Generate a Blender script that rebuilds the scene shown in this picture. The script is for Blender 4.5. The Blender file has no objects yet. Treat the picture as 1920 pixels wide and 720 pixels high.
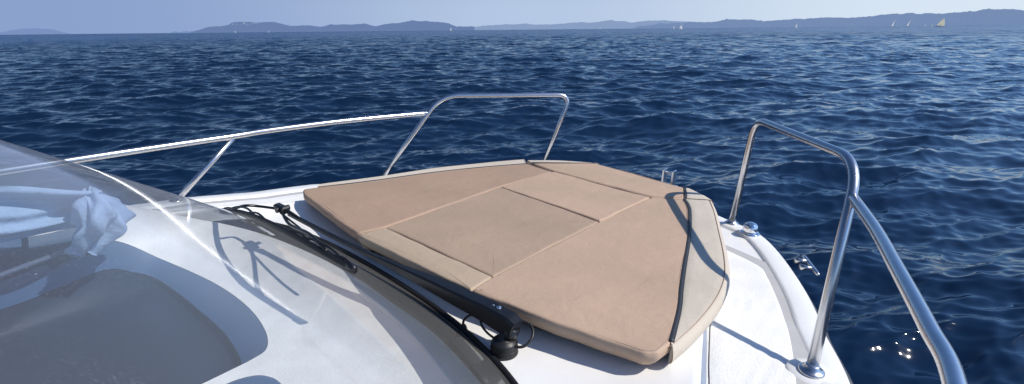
import bpy, math, random
import numpy as np
from mathutils import Matrix, Vector
random.seed(7); rng = np.random.default_rng(11)
scene = bpy.context.scene
COL = scene.collection
R = math.radians
HEEL = R(2.2)
Z0 = 1.34
M_BOAT = Matrix.Translation((0, 0, Z0)) @ Matrix.Rotation(HEEL, 4, 'Y')

# ------------------------------------------------------------------ materials
def new_mat(name):
    m = bpy.data.materials.new(name); m.use_nodes = True
    nt = m.node_tree
    return m, nt, nt.nodes['Principled BSDF']

def N(nt, kind, **kw):
    n = nt.nodes.new(kind)
    for k, v in kw.items():
        if k in n.inputs.keys(): n.inputs[k].default_value = v
        else: setattr(n, k, v)
    return n

def mat(name, color, rough=.5, metal=0., var=.08, vscale=6., bump=0., bscale=200., coat=0., spec=.5):
    """principled material with noise-driven colour variation and an optional fine bump"""
    m, nt, b = new_mat(name)
    L = nt.links.new
    tc = N(nt, 'ShaderNodeTexCoord')
    n = N(nt, 'ShaderNodeTexNoise', Scale=vscale, Detail=5., Roughness=.6)
    L(tc.outputs['Object'], n.inputs['Vector'])
    r = N(nt, 'ShaderNodeValToRGB')
    c = np.array(color)
    r.color_ramp.elements[0].position = .3; r.color_ramp.elements[1].position = .7
    r.color_ramp.elements[0].color = (*np.clip(c*(1-var), 0, 1), 1)
    r.color_ramp.elements[1].color = (*np.clip(c*(1+var), 0, 1), 1)
    L(n.outputs['Fac'], r.inputs['Fac']); L(r.outputs['Color'], b.inputs['Base Color'])
    b.inputs['Roughness'].default_value = rough; b.inputs['Metallic'].default_value = metal
    b.inputs['Specular IOR Level'].default_value = spec
    if coat: b.inputs['Coat Weight'].default_value = coat; b.inputs['Coat Roughness'].default_value = .08
    if bump:
        n2 = N(nt, 'ShaderNodeTexNoise', Scale=bscale, Detail=3.)
        L(tc.outputs['Object'], n2.inputs['Vector'])
        bp = N(nt, 'ShaderNodeBump', Strength=bump, Distance=.002)
        L(n2.outputs['Fac'], bp.inputs['Height']); L(bp.outputs['Normal'], b.inputs['Normal'])
    return m

def fabric(name, color):
    """matt vinyl: large soft blotches, faint creases, fine grain"""
    m, nt, b = new_mat(name); L = nt.links.new
    tc = N(nt, 'ShaderNodeTexCoord')
    n1 = N(nt, 'ShaderNodeTexNoise', Scale=3.2, Detail=6., Roughness=.62)
    n2 = N(nt, 'ShaderNodeTexNoise', Scale=420., Detail=2.)
    n3 = N(nt, 'ShaderNodeTexNoise', Scale=16., Detail=4., Distortion=.6)
    for n in (n1, n2, n3): L(tc.outputs['Object'], n.inputs['Vector'])
    c = np.array(color)
    r = N(nt, 'ShaderNodeValToRGB')
    r.color_ramp.elements[0].position = .28; r.color_ramp.elements[1].position = .72
    r.color_ramp.elements[0].color = (*(c*np.array([.9, .91, .9])), 1)
    r.color_ramp.elements[1].color = (*(c*np.array([1.08, 1.06, 1.06])), 1)
    L(n1.outputs['Fac'], r.inputs['Fac'])
    r2 = N(nt, 'ShaderNodeValToRGB')
    r2.color_ramp.elements[0].position = .3; r2.color_ramp.elements[1].position = .7
    r2.color_ramp.elements[0].color = (.86, .86, .86, 1); r2.color_ramp.elements[1].color = (1.06, 1.06, 1.06, 1)
    L(n2.outputs['Fac'], r2.inputs['Fac'])
    mx = N(nt, 'ShaderNodeMix', data_type='RGBA', blend_type='MULTIPLY'); mx.inputs['Factor'].default_value = 1.
    L(r.outputs['Color'], mx.inputs[6]); L(r2.outputs['Color'], mx.inputs[7])
    L(mx.outputs[2], b.inputs['Base Color'])
    b.inputs['Roughness'].default_value = .62; b.inputs['Specular IOR Level'].default_value = .35
    bp = N(nt, 'ShaderNodeBump', Strength=.35, Distance=.0012); L(n2.outputs['Fac'], bp.inputs['Height'])
    bp2 = N(nt, 'ShaderNodeBump', Strength=.25, Distance=.012); L(n3.outputs['Fac'], bp2.inputs['Height'])
    L(bp.outputs['Normal'], bp2.inputs['Normal']); L(bp2.outputs['Normal'], b.inputs['Normal'])
    return m

M = {}
M['gel'] = mat('white_gelcoat', (.80, .795, .775), .28, var=.035, vscale=5., coat=.15)
M['nonskid'] = mat('nonskid_gelcoat', (.78, .775, .755), .6, var=.05, vscale=7., bump=.9, bscale=170.)
M['groove'] = mat('grey_waterway', (.46, .45, .44), .5, var=.06, vscale=8.)
M['rubber'] = mat('black_rubber', (.012, .012, .013), .45, var=.2, vscale=30., bump=.2)
M['blackpaint'] = mat('black_coated_metal', (.010, .011, .013), .30, var=.15, vscale=20.)
M['rub'] = mat('dark_rub_rail', (.06, .06, .065), .4, var=.2)
M['steel'] = mat('polished_stainless', (.60, .60, .61), .25, metal=1., var=.05, vscale=25.)
M['chrome'] = mat('chrome', (.8, .8, .81), .05, metal=1., var=.03)
M['tan'] = fabric('tan_vinyl', (.485, .350, .252))
M['tan_mid'] = fabric('tan_vinyl_centre', (.395, .292, .212))
M['tan_port'] = fabric('tan_vinyl_port', (.385, .268, .190))
M['tan_strip'] = fabric('beige_vinyl_strip', (.445, .350, .255))
M['cream'] = fabric('cream_vinyl', (.555, .495, .41))
M['zip'] = mat('charcoal_zip_tape', (.03, .032, .037), .5, var=.2, vscale=60.)
M['stitch'] = mat('beige_thread', (.38, .28, .22), .7, var=.1, vscale=90.)
M['dash'] = mat('white_dash_moulding', (.82, .805, .77), .55, var=.09, vscale=9., bump=.5, bscale=120.)
M['blue_shade'] = mat('blue_shade_moulding', (.042, .098, .205), .5, var=.07, vscale=4.)  # bluish shade over white dash and side wall, put into the colour
M['well'] = mat('shaded_cockpit', (.008, .024, .056), .6, var=.16, vscale=5.)  # shade inside the cockpit put into this dark blue-grey
M['hatchdark'] = mat('dark_acrylic', (.015, .03, .075), .2, var=.1)
M['bar'] = mat('grey_bar', (.06, .085, .14), .4, var=.1)
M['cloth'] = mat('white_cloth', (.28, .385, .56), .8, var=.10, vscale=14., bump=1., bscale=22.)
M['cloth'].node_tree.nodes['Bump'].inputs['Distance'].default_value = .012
M['hullwhite'] = mat('hull_gelcoat', (.78, .78, .78), .2, var=.03, coat=.3)

def glass_mat():
    m, nt, b = new_mat('windscreen_glass'); L = nt.links.new
    nt.nodes.remove(b)
    out = nt.nodes['Material Output']
    tr = N(nt, 'ShaderNodeBsdfTransparent', Color=(.94, .965, .98, 1))
    gl = N(nt, 'ShaderNodeBsdfGlossy', Color=(.92, .95, 1, 1), Roughness=.055)
    lw = N(nt, 'ShaderNodeLayerWeight', Blend=.5)
    pw = N(nt, 'ShaderNodeMath', operation='POWER'); pw.inputs[1].default_value = 5.
    fr = N(nt, 'ShaderNodeMath', operation='MULTIPLY_ADD'); fr.inputs[1].default_value = .92; fr.inputs[2].default_value = .05
    L(lw.outputs['Facing'], pw.inputs[0]); L(pw.outputs[0], fr.inputs[0])
    mx = N(nt, 'ShaderNodeMixShader')
    L(fr.outputs[0], mx.inputs[0]); L(tr.outputs[0], mx.inputs[1]); L(gl.outputs[0], mx.inputs[2])
    # salt and dust specks on the outer face
    tc = N(nt, 'ShaderNodeTexCoord')
    n = N(nt, 'ShaderNodeTexNoise', Scale=240., Detail=2., Roughness=.6)
    n2 = N(nt, 'ShaderNodeTexNoise', Scale=4.5, Detail=4., Roughness=.6)
    L(tc.outputs['Object'], n.inputs['Vector']); L(tc.outputs['Object'], n2.inputs['Vector'])
    r = N(nt, 'ShaderNodeMapRange'); r.inputs['From Min'].default_value = .56; r.inputs['From Max'].default_value = .74
    r2 = N(nt, 'ShaderNodeMapRange'); r2.inputs['From Min'].default_value = .38; r2.inputs['From Max'].default_value = .70
    L(n.outputs['Fac'], r.inputs['Value']); L(n2.outputs['Fac'], r2.inputs['Value'])
    mu = N(nt, 'ShaderNodeMath', operation='MULTIPLY'); L(r.outputs[0], mu.inputs[0]); L(r2.outputs[0], mu.inputs[1])
    ma = N(nt, 'ShaderNodeMath', operation='MULTIPLY_ADD'); ma.inputs[1].default_value = .17; ma.inputs[2].default_value = .085
    L(mu.outputs[0], ma.inputs[0])
    df = N(nt, 'ShaderNodeBsdfDiffuse', Color=(.62, .62, .60, 1))
    m2 = N(nt, 'ShaderNodeMixShader')
    L(ma.outputs[0], m2.inputs[0]); L(mx.outputs[0], m2.inputs[1]); L(df.outputs[0], m2.inputs[2])
    L(m2.outputs[0], out.inputs['Surface'])
    return m
M['glass'] = glass_mat()

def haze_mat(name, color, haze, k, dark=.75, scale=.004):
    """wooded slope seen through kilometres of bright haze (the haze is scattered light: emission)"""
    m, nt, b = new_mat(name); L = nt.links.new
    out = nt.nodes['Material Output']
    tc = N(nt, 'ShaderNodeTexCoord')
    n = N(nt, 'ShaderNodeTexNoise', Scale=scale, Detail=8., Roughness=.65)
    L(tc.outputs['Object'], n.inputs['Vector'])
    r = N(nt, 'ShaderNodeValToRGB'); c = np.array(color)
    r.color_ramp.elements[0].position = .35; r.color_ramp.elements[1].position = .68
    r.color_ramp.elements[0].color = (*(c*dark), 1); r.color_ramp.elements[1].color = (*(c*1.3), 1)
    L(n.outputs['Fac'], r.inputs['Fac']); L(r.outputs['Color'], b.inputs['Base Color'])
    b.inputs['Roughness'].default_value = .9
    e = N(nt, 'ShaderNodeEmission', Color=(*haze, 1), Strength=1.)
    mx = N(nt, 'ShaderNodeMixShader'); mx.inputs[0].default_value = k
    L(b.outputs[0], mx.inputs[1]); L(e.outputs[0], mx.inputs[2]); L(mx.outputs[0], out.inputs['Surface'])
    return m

# ------------------------------------------------------------------ mesh helpers
def mesh_obj(name, verts, faces, m, parent=None, smooth=True):
    me = bpy.data.meshes.new(name)
    me.from_pydata([tuple(v) for v in verts], [], faces)
    me.validate(); me.update()
    if smooth: me.polygons.foreach_set('use_smooth', [True]*len(me.polygons))
    me.materials.append(m)
    o = bpy.data.objects.new(name, me); COL.objects.link(o)
    if parent is not None: o.parent = parent
    return o

class MB:
    def __init__(s): s.v = []; s.f = []
    def add(s, v, f):
        b = len(s.v); s.v += [tuple(p) for p in v]; s.f += [tuple(i+b for i in q) for q in f]; return s
    def obj(s, name, m, parent=None, smooth=True): return mesh_obj(name, s.v, s.f, m, parent, smooth)

def cr(pts, n, closed=False):
    """Catmull-Rom through pts, n samples per span"""
    P = [np.array(p, float) for p in pts]; out = []
    K = len(P)
    for i in range(K if closed else K-1):
        g = lambda j: P[j % K] if closed else P[min(max(j, 0), K-1)]
        p0, p1, p2, p3 = g(i-1), g(i), g(i+1), g(i+2)
        for k in range(n):
            t = k/n
            out.append(.5*((2*p1)+(-p0+p2)*t+(2*p0-5*p1+4*p2-p3)*t*t+(-p0+3*p1-3*p2+p3)*t**3))
    if not closed: out.append(P[-1])
    return np.array(out)

def resample(P, n):
    P = np.asarray(P, float); d = np.r_[0, np.cumsum(np.linalg.norm(np.diff(P, axis=0), axis=1))]
    s = np.linspace(0, d[-1], n)
    return np.array([np.interp(s, d, P[:, k]) for k in range(P.shape[1])]).T

def fillet(pts, r, n=8):
    """polyline with rounded corners (radius-like cut distance r per inner corner)"""
    P = [np.array(p, float) for p in pts]; out = [P[0]]
    rr = r if isinstance(r, (list, tuple)) else [r]*(len(P)-2)
    for i in range(1, len(P)-1):
        a = P[i-1]-P[i]; b = P[i+1]-P[i]; la, lb = np.linalg.norm(a), np.linalg.norm(b)
        d = min(rr[i-1], la*.48, lb*.48)
        A = P[i]+a/la*d; B = P[i]+b/lb*d
        for k in range(n+1):
            t = k/n; out.append((1-t)**2*A+2*t*(1-t)*P[i]+t*t*B)
    out.append(P[-1]); return np.array(out)

def tube(path, r, n=14, cap=True, ry=None):
    P = np.asarray(path, float); K = len(P)
    rad = np.full(K, r) if np.isscalar(r) else np.asarray(r, float)
    T = np.gradient(P, axis=0); T /= np.linalg.norm(T, axis=1)[:, None]+1e-12
    u = np.cross(T[0], [0, 0, 1.]);
    if np.linalg.norm(u) < 1e-3: u = np.cross(T[0], [0, 1., 0])
    u /= np.linalg.norm(u)
    V = []; F = []
    for i in range(K):
        u = u-T[i]*(u@T[i]); u /= np.linalg.norm(u); w = np.cross(T[i], u)
        for k in range(n):
            a = 2*math.pi*k/n
            V.append(P[i]+rad[i]*(math.cos(a)*u+(ry or 1)*math.sin(a)*w))
    for i in range(K-1):
        for k in range(n):
            a, b = i*n+k, i*n+(k+1) % n; F.append((a, b, b+n, a+n))
    if cap: F.append(tuple(range(n))[::-1]); F.append(tuple((K-1)*n+k for k in range(n)))
    return V, F

def lathe(c, prof, n=28, axis=None):
    """revolve (r,z) profile about axis through c"""
    c = np.array(c, float); ax = np.array(axis if axis is not None else (0, 0, 1.), float); ax /= np.linalg.norm(ax)
    u = np.cross(ax, [1., .2, 0]); u /= np.linalg.norm(u); w = np.cross(ax, u)
    V = []; F = []
    for r, z in prof:
        for k in range(n):
            a = 2*math.pi*k/n; V.append(c+ax*z+r*(math.cos(a)*u+math.sin(a)*w))
    for i in range(len(prof)-1):
        for k in range(n):
            a, b = i*n+k, i*n+(k+1) % n; F.append((a, b, b+n, a+n))
    F.append(tuple(range(n))[::-1]); F.append(tuple((len(prof)-1)*n+k for k in range(n)))
    return V, F

def loft(curves, close=False):
    """quad strip between successive equal-length polylines"""
    n = len(curves[0]); V = [p for c in curves for p in c]; F = []
    for j in range(len(curves)-1):
        for i in range(n if close else n-1):
            a = j*n+i; b = j*n+(i+1) % n; F.append((a, b, b+n, a+n))
    return V, F

def bevel_box(c, s, r=.004, rot=None):
    """box with chamfered edges"""
    V = []; F = []
    sx, sy, sz = [x/2 for x in s]
    def ring(ix, iy, z):
        pts = [(-ix, -iy+0), (ix, -iy), (ix, iy), (-ix, iy)]
        return [(px, py, z) for px, py in pts]
    rings = [ring(sx-r, sy-r, -sz), ring(sx, sy, -sz+r), ring(sx, sy, sz-r), ring(sx-r, sy-r, sz)]
    V = [p for q in rings for p in q]
    for j in range(3):
        for k in range(4):
            a, b = j*4+k, j*4+(k+1) % 4; F.append((a, b, b+4, a+4))
    F += [(3, 2, 1, 0), (12, 13, 14, 15)]
    mm = Matrix.Translation(c) @ (rot.to_4x4() if rot else Matrix.Identity(4))
    return [tuple(mm @ Vector(v)) for v in V], F

def poly_norm(P, closed=True):
    P = np.asarray(P)[:, :2]
    if closed: T = np.roll(P, -1, 0)-np.roll(P, 1, 0)
    else: T = np.gradient(P, axis=0)
    T /= np.linalg.norm(T, axis=1)[:, None]+1e-12
    return np.stack([-T[:, 1], T[:, 0]], 1)      # left of travel: inward for a ccw loop

def round_loop(pts, r, seg=.02):
    """closed ccw loop with rounded corners, densified"""
    P = [np.array(p[:2], float) for p in pts]; K = len(P); out = []
    for i in range(K):
        a = P[i-1]-P[i]; b = P[(i+1) % K]-P[i]; la, lb = np.linalg.norm(a), np.linalg.norm(b)
        d = min(r, la*.45, lb*.45); A = P[i]+a/la*d; B = P[i]+b/lb*d
        for k in range(6):
            t = k/5; out.append((1-t)**2*A+2*t*(1-t)*P[i]+t*t*B)
    res = []
    for i in range(len(out)):
        a, b = out[i], out[(i+1) % len(out)]; n = max(1, int(np.linalg.norm(b-a)/seg))
        for k in range(n): res.append(a+(b-a)*k/n)
    return np.array(res)

# ------------------------------------------------------------------ tagging
def tag(o, label=None, cat=None, group=None, kind=None):
    if label: o['label'] = label
    if cat: o['category'] = cat
    if group: o['group'] = group
    if kind: o['kind'] = kind
    return o

def empty(name, mw):
    o = bpy.data.objects.new(name, None); COL.objects.link(o); o.matrix_world = mw
    o.empty_display_size = .1
    return o

# ================================================================== MOTORBOAT
boat = empty('motorboat', M_BOAT)
tag(boat, 'white motorboat with raked windscreen, stainless bow rails and black wiper, filling the foreground', 'motorboat')

def zg(y):                                     # sheer of the gunwale
    return float(np.interp(y, [.0, .55, .8, 1.1, 1.4, 1.8, 3.], [-.015, -.03, -.05, -.092, -.108, -.160, -.174]))
half = [(0, 2.86), (.3, 2.80), (.55, 2.66), (.71, 2.59), (.80, 2.525), (.91, 2.371), (1.031, 2.152), (1.12, 1.96), (1.185, 1.783),
        (1.273, 1.54), (1.345, 1.25), (1.385, .95), (1.41, .6), (1.425, .1), (1.42, -1.0), (1.38, -2.4), (1.30, -3.6)]
g_s = cr(half, 8)
g_p = g_s[::-1] * np.array([-1, 1])
gun = np.vstack([g_p[:-1], g_s])               # port aft -> bow -> starboard aft (clockwise from above)
gun = resample(gun, 260)
gz = np.array([zg(y) for y in gun[:, 1]])
nin = -poly_norm(gun, closed=False)            # inward
def off(d, dz, base=gun, nn=nin): 
    q = base+nn*d
    return np.c_[q, gz+dz]
# hull shell
hull = []
hull.append(off(.0, -.014)); hull.append(off(-.004, -.035)); hull.append(off(.004, -.10))
for k, (z, ins) in enumerate([(-.35, .05), (-.75, .16), (-1.15, .34), (-1.55, .62)]):
    q = gun.copy(); q = gun+nin*ins*.75
    q[:, 0] = gun[:, 0]*(1-ins*.45); q[:, 1] = np.where(gun[:, 1] > 0, gun[:, 1]*(1-ins*.16), gun[:, 1])
    hull.append(np.c_[q, np.full(len(q), z)])
v, f = loft(hull); mb = MB().add(v, f)
# transom
n0 = len(gun); tr = [list(hull[j][0]) for j in range(len(hull))]+[list(hull[j][-1]) for j in range(len(hull)-1, -1, -1)]
mb.add(tr, [tuple(range(len(tr)))])
mb.obj('hull', M['hullwhite'], boat)
# rub rail
rr = off(-.012, -.062); v, f = tube(rr, .021, 10); MB().add(v, f).obj('rub_rail', M['rub'], boat)
# trunk foot (coachroof base) outline
th = [(0, 2.42), (.3, 2.36), (.48, 2.27), (.62, 2.05), (.74, 1.88), (.832, 1.70), (.895, 1.50), (.96, 1.30), (1.03, 1.10), (1.09, .85), (1.13, .55), (1.145, .1), (1.14, -1.), (1.10, -2.4), (1.05, -3.3)]
t_s = cr(th, 8); trunk = resample(np.vstack([(t_s[::-1]*np.array([-1, 1]))[:-1], t_s]), 260)
tz = np.array([zg(y) for y in trunk[:, 1]])-.014
# deck sheet: hull lip, rim, drop to the side deck, in to the trunk foot
rimtop = [off(.0, -.014), off(.006, -.004), off(.016, 0), off(.075, 0), off(.086, -.003), off(.092, -.011), off(.096, -.0138), off(.104, -.014)]
foot = np.c_[trunk, tz]; pre = np.c_[trunk*1.012, tz]
v, f = loft(rimtop+[pre, foot]); MB().add(v, f).obj('deck', M['gel'], boat)
# coachroof: fillet up from the deck, over a rounded edge, in to the windscreen rim
tn = -poly_norm(trunk, closed=False)
def toff(d, z): q = trunk+tn*d; return np.c_[q, z]
ztop = np.maximum(-.0665, tz+.05)
rim_pts = [(-1.17, -3.3), (-1.17, -2.), (-1.165, -.6), (-1.16, .2), (-1.15, .52), (-1.09, .80), (-.92, .955), (-.55, 1.005), (-.2, 1.0), (0, .985), (.25, .96),
           (.475, .908), (.62, .858), (.80, .765), (.95, .60), (1.03, .36), (1.055, .0), (1.06, -.6), (1.03, -2.), (.99, -3.3)]
rim_pts = [(min(max(x, -1.09), 1.03), y) for x, y in rim_pts]
rim2 = resample(cr(rim_pts, 10), 260)
for _ in range(2):
    q_ = np.pad(rim2, ((4, 4), (0, 0)), mode='reflect', reflect_type='odd'); rim2 = np.stack([np.convolve(q_[:, k], np.ones(9)/9, 'valid') for k in range(2)], 1)
# pair the trunk outline with the rim by angle about (0,-0.2)
def rim_xyz(z=-.093): return np.c_[rim2, np.full(len(rim2), z)]
def by_angle(P, c=(0., -.35)):
    a = np.arctan2(P[:, 0]-c[0], P[:, 1]-c[1]); return a
ang_t = by_angle(trunk); ang_r = by_angle(rim2)
o_ = np.argsort(ang_r)
rim_m = np.c_[np.interp(ang_t, ang_r[o_], rim2[o_, 0]), np.interp(ang_t, ang_r[o_], rim2[o_, 1])]
rimz = np.full(len(rim_m), -.093)
cur = [toff(-.004, tz), toff(.002, tz+.002), toff(.005, tz+.010), toff(.012, tz+(ztop-tz)*.5), toff(.018, ztop-.018), toff(.022, ztop-.009), toff(.030, ztop-.002), toff(.040, ztop), toff(.05, ztop)]
inner = np.c_[rim_m, np.where(rim_m[:, 1] > .1, rimz, np.maximum(rimz, ztop-.004))]
last_ = cur[-1]
for t in (.25, .5, .75, 1.): cur.append(last_*(1-t)+inner*t)
v, f = loft(cur); MB().add(v, f).obj('coachroof', M['gel'], boat)
# cover of the trunk in front of the rim is complete (loft spans bow to rim)

# grey waterway + non-skid panel on each side deck
for s in (1, -1):
    outl = cr([(.60, 2.335), (.76, 2.285), (.905, 2.225), (.965, 2.13), (1.025, 2.005), (1.085, 1.86), (1.14, 1.69), (1.2, 1.45), (1.255, 1.2), (1.295, .9), (1.315, .5), (1.32, -.4), (1.31, -1.2)], 6)
    innl = cr([(.60, 2.28), (.745, 2.235), (.872, 2.175), (.925, 2.09), (.982, 1.97), (1.042, 1.83), (1.096, 1.67), (1.155, 1.44), (1.21, 1.19), (1.25, .9), (1.27, .5), (1.275, -.4), (1.265, -1.2)], 6)
    ftl = cr([(.58, 2.25), (.69, 2.12), (.77, 2.0), (.815, 1.9), (.86, 1.8), (.90, 1.69), (.93, 1.58), (.955, 1.5), (1.0, 1.35), (1.07, 1.15), (1.13, .9), (1.17, .5), (1.18, -.4), (1.17, -1.2)], 6)
    ftl[:, 0] = np.interp(-ftl[:, 1], -t_s[:, 1], t_s[:, 0])+.003
    ftl = resample(ftl, len(innl))
    Z = lambda P, d: np.c_[P*np.array([s, 1]), [zg(y)-.014+d for y in P[:, 1]]]
    v, f = loft([Z(outl, .005), Z(innl, .005)]); MB().add(v, f).obj('waterway', M['groove'], boat, smooth=False)
    v, f = loft([Z(innl, .0055), Z(innl*.985+ftl*.015, .0085)]+[Z(innl*(1-t)+ftl*t, .009) for t in (.04, .2, .4, .6, .8, .97)]+[Z(ftl, .006)]); MB().add(v, f).obj('nonskid_panel', M['nonskid'], boat)

# ---- windscreen
HG = .64
def glass_pt(p, h):
    x, y = p; ya = -.6
    k = 1-.60*h if y > ya else 1.
    return (x*(1-.10*h-.04*h*h), ya+(y-ya)*k, -.094+HG*h)
gp = [q for q in rim2 if q[1] > -.62]; gp = resample(np.array(gp), 180)
def glass_curve(h): return [glass_pt(p, h) for p in gp]
ws = empty('windscreen', Matrix.Identity(4)); ws.parent = boat; ws.matrix_world = M_BOAT
v, f = loft([glass_curve(h) for h in np.linspace(.0, 1, 26)]); MB().add(v, f).obj('glass', M['glass'], ws)
# black seal round the foot and black frit band on the inside of the glass
v, f = tube([(p[0], p[1]+.002, -.088) for p in gp], .0085, 8); MB().add(v, f).obj('seal', M['rubber'], ws)
fr = []
for h in (.004, .03, .062, .085):
    fr.append([(lambda q: (q[0]*.997, q[1]-.004, q[2]-.004))(glass_pt(p, h*float(np.interp(p[0], [-1.0, -.5, -.25, .1, .5], [.02, .03, .4, .95, 1.3])))) for p in gp])
v, f = loft(fr); mb = MB().add(v, f)
mb.obj('frit_band', M['blackpaint'], ws)
# dark frame along the top edge
v, f = tube(glass_curve(1.0), .014, 10); MB().add(v, f).obj('top_frame', M['blackpaint'], ws)

# ---- dash and cockpit seen through the glass
D = resample(cr([(-1.03, .20, .12), (-1.04, .40, .115), (-1.045, .55, .05), (-1.02, .70, -.03), (-.97, .82, -.085), (-.80, .905, -.115), (-.5, .945, -.122), (-.2, .945, -.122), (0, .925, -.122), (.25, .90, -.122), (.45, .85, -.122), (.6, .795, -.122),
      (.76, .71, -.122), (.9, .56, -.122), (.98, .35, -.122), (1.0, .05, -.122), (1.0, -.5, -.122)], 8), 150)
C1 = resample(cr([(-1.02, .18, -.02), (-1.02, .36, -.025), (-1.015, .44, -.05), (-.96, .535, -.135), (-.85, .595, -.175), (-.722, .632, -.195), (-.6, .645, -.2), (-.474, .645, -.2), (-.36, .635, -.2), (-.255, .614, -.2), (-.19, .59, -.2), (-.155, .565, -.2), (-.145, .54, -.2)], 8), 110)
C1b = np.array([(-.14, .50, -.2), (-.138, .40, -.2), (-.134, .1, -.2), (-.13, -.5, -.2)])
C1f = np.vstack([C1, resample(C1b, 40)])
mid = (D*.45+C1f*.55); mid[:, 2] = D[:, 2]*.35+C1f[:, 2]*.65
dash = MB().add(*loft([D, mid, C1f])).obj('dash', M['dash'], boat)
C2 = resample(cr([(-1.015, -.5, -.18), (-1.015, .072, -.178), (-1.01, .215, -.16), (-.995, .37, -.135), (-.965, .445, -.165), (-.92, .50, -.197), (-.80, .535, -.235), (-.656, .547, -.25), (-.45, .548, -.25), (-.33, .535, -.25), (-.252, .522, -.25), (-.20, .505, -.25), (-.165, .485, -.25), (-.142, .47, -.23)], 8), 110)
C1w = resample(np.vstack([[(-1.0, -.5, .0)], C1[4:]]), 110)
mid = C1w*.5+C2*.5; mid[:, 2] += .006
MB().add(*loft([C1w-np.array([0, 0, .002]), mid, C2])).obj('dash_shade_band', M['blue_shade'], boat)  # band of the dash with blue shade painted as its colour
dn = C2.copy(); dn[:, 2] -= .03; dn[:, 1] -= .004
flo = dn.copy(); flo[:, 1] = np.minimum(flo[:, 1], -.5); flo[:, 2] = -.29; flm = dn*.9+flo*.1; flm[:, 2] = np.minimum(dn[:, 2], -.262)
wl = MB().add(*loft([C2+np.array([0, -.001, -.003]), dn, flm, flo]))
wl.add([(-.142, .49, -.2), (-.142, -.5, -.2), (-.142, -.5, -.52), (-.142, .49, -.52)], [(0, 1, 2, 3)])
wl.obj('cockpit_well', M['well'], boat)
# starboard dash: thin raised sheet, blue shade put into its colour
shade_loop = round_loop([(-.075, -.35), (.75, -.35), (.80, .30), (.55, .50), (.25, .535), (.03, .53), (-.05, .50), (-.08, .44)], .05)
mb = MB(); n = len(shade_loop); pn = poly_norm(shade_loop)
mb.add(*loft([np.c_[shade_loop, np.full(n, -.199)], np.c_[shade_loop+pn*.004, np.full(n, -.192)], np.c_[shade_loop+pn*.02, np.full(n, -.188)]], close=True))
mb.f.append(tuple(range(2*n, 3*n))); mb.obj('dash_shade_patch', M['blue_shade'], boat)
# cockpit sole, coamings and side liners aft, all inside the hull
mb = MB(); mb.add([(-1.12, -3.3, -.62), (1.12, -3.3, -.62), (1.12, .5, -.62), (-1.12, .5, -.62)], [(0, 1, 2, 3)])
mb.obj('cockpit_sole', M['nonskid'], boat)
for s in (-1, 1):
    x0 = 1.045*s; x1 = 1.09*s
    MB().add(*bevel_box(((x0+x1)/2, -1.95, -.33), (.045, 2.6, .58), .01)).obj('coaming', M['gel'], boat)
# port side wall, blue shade in its colour, with dark oblong side window and grab bar
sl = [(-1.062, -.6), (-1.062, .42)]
mb = MB().add(*bevel_box((-1.07, -.09, -.06), (.02, 1.0, .34), .006)); mb.obj('side_liner', M['blue_shade'], boat)
wn = round_loop([(.0, -.125), (.14, -.125), (.40, -.045), (.34, -.012), (.2, .0), (-.12, .02), (-.2, -.03), (-.15, -.11)][::1], .04, .01)
wn = np.array(wn)*.981+np.array([0, .0153]); n = len(wn)
mb = MB(); mb.add(*loft([np.c_[np.full(n, -1.002), wn], np.c_[np.full(n, -.997), wn*.985+wn.mean(0)*.015]], close=True)); mb.f.append(tuple(range(n, 2*n)))
sw = mb.obj('side_window', M['hatchdark'], boat, smooth=False)
v, f = tube(fillet([(-.996, .04, -.056), (-.988, .05, -.054), (-.988, .305, -.016), (-.996, .314, -.016)], .01), .010, 10); MB().add(v, f).obj('grab_bar', M['bar'], sw)
for y, z in ((.02, -.10), (.10, -.02), (.3, -.06), (-.05, -.06), (.18, -.095)):
    v, f = lathe((-.9968, y, z+.0153), [(.004, 0), (.004, .002), (.002, .003)], 8, (1, 0, 0)); MB().add(v, f).obj('screw', M['chrome'], sw)

# ---- bow rails
def rail(fb, fc, ac, joint, ab, aft, stanch, flip):
    r = empty('bow_rail', Matrix.Identity(4)); r.parent = boat; r.matrix_world = M_BOAT
    RT = .0155
    v, f = tube(fillet([fb, fc, ac, ab], [.10, .12], 10), RT, 16); MB().add(v, f).obj('hoop', M['steel'], r)
    v, f = tube(cr([joint]+aft, 8), RT, 16); MB().add(v, f).obj('side_rail', M['steel'], r)
    for k, p in enumerate((fb, ab)):
        mb = MB().add(*lathe((p[0], p[1], p[2]-.002), [(.034, 0), (.034, .006), (.030, .009), (.021, .011), (.0185, .022), (.0165, .024)], 24))
        mb.obj('flange', M['steel'], r)
    if stanch:
        for a, b in stanch:
            v, f = tube([a, (np.array(a)+np.array(b))/2, b], .0135, 12); MB().add(v, f).obj('stanchion', M['steel'], r)
            MB().add(*lathe((a[0], a[1], a[2]), [(.03, 0), (.03, .006), (.018, .012)], 18)).obj('flange', M['steel'], r)
    v, f = lathe((ab[0], ab[1], ab[2]-.014), [(.066, 0), (.064, .007), (.058, .0125), (.02, .0125)], 30); MB().add(v, f).obj('base_pad', M['gel'], r)
rail((.626, 2.593, -.172), (.676, 2.5, .385), (1.152, 1.85, .41), (1.159, 1.79, .311), (1.190, 1.462, -.114),
     [(1.243, 1.545, .306), (1.304, 1.32, .305), (1.369, 1.075, .303), (1.408, .905, .30), (1.44, .5, .28), (1.45, 0, .25), (1.44, -.8, .19)],
     [((1.39, -.7, -.02), (1.44, -.75, .19)), ((1.39, .25, -.02), (1.447, .25, .262))], 1)
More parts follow.
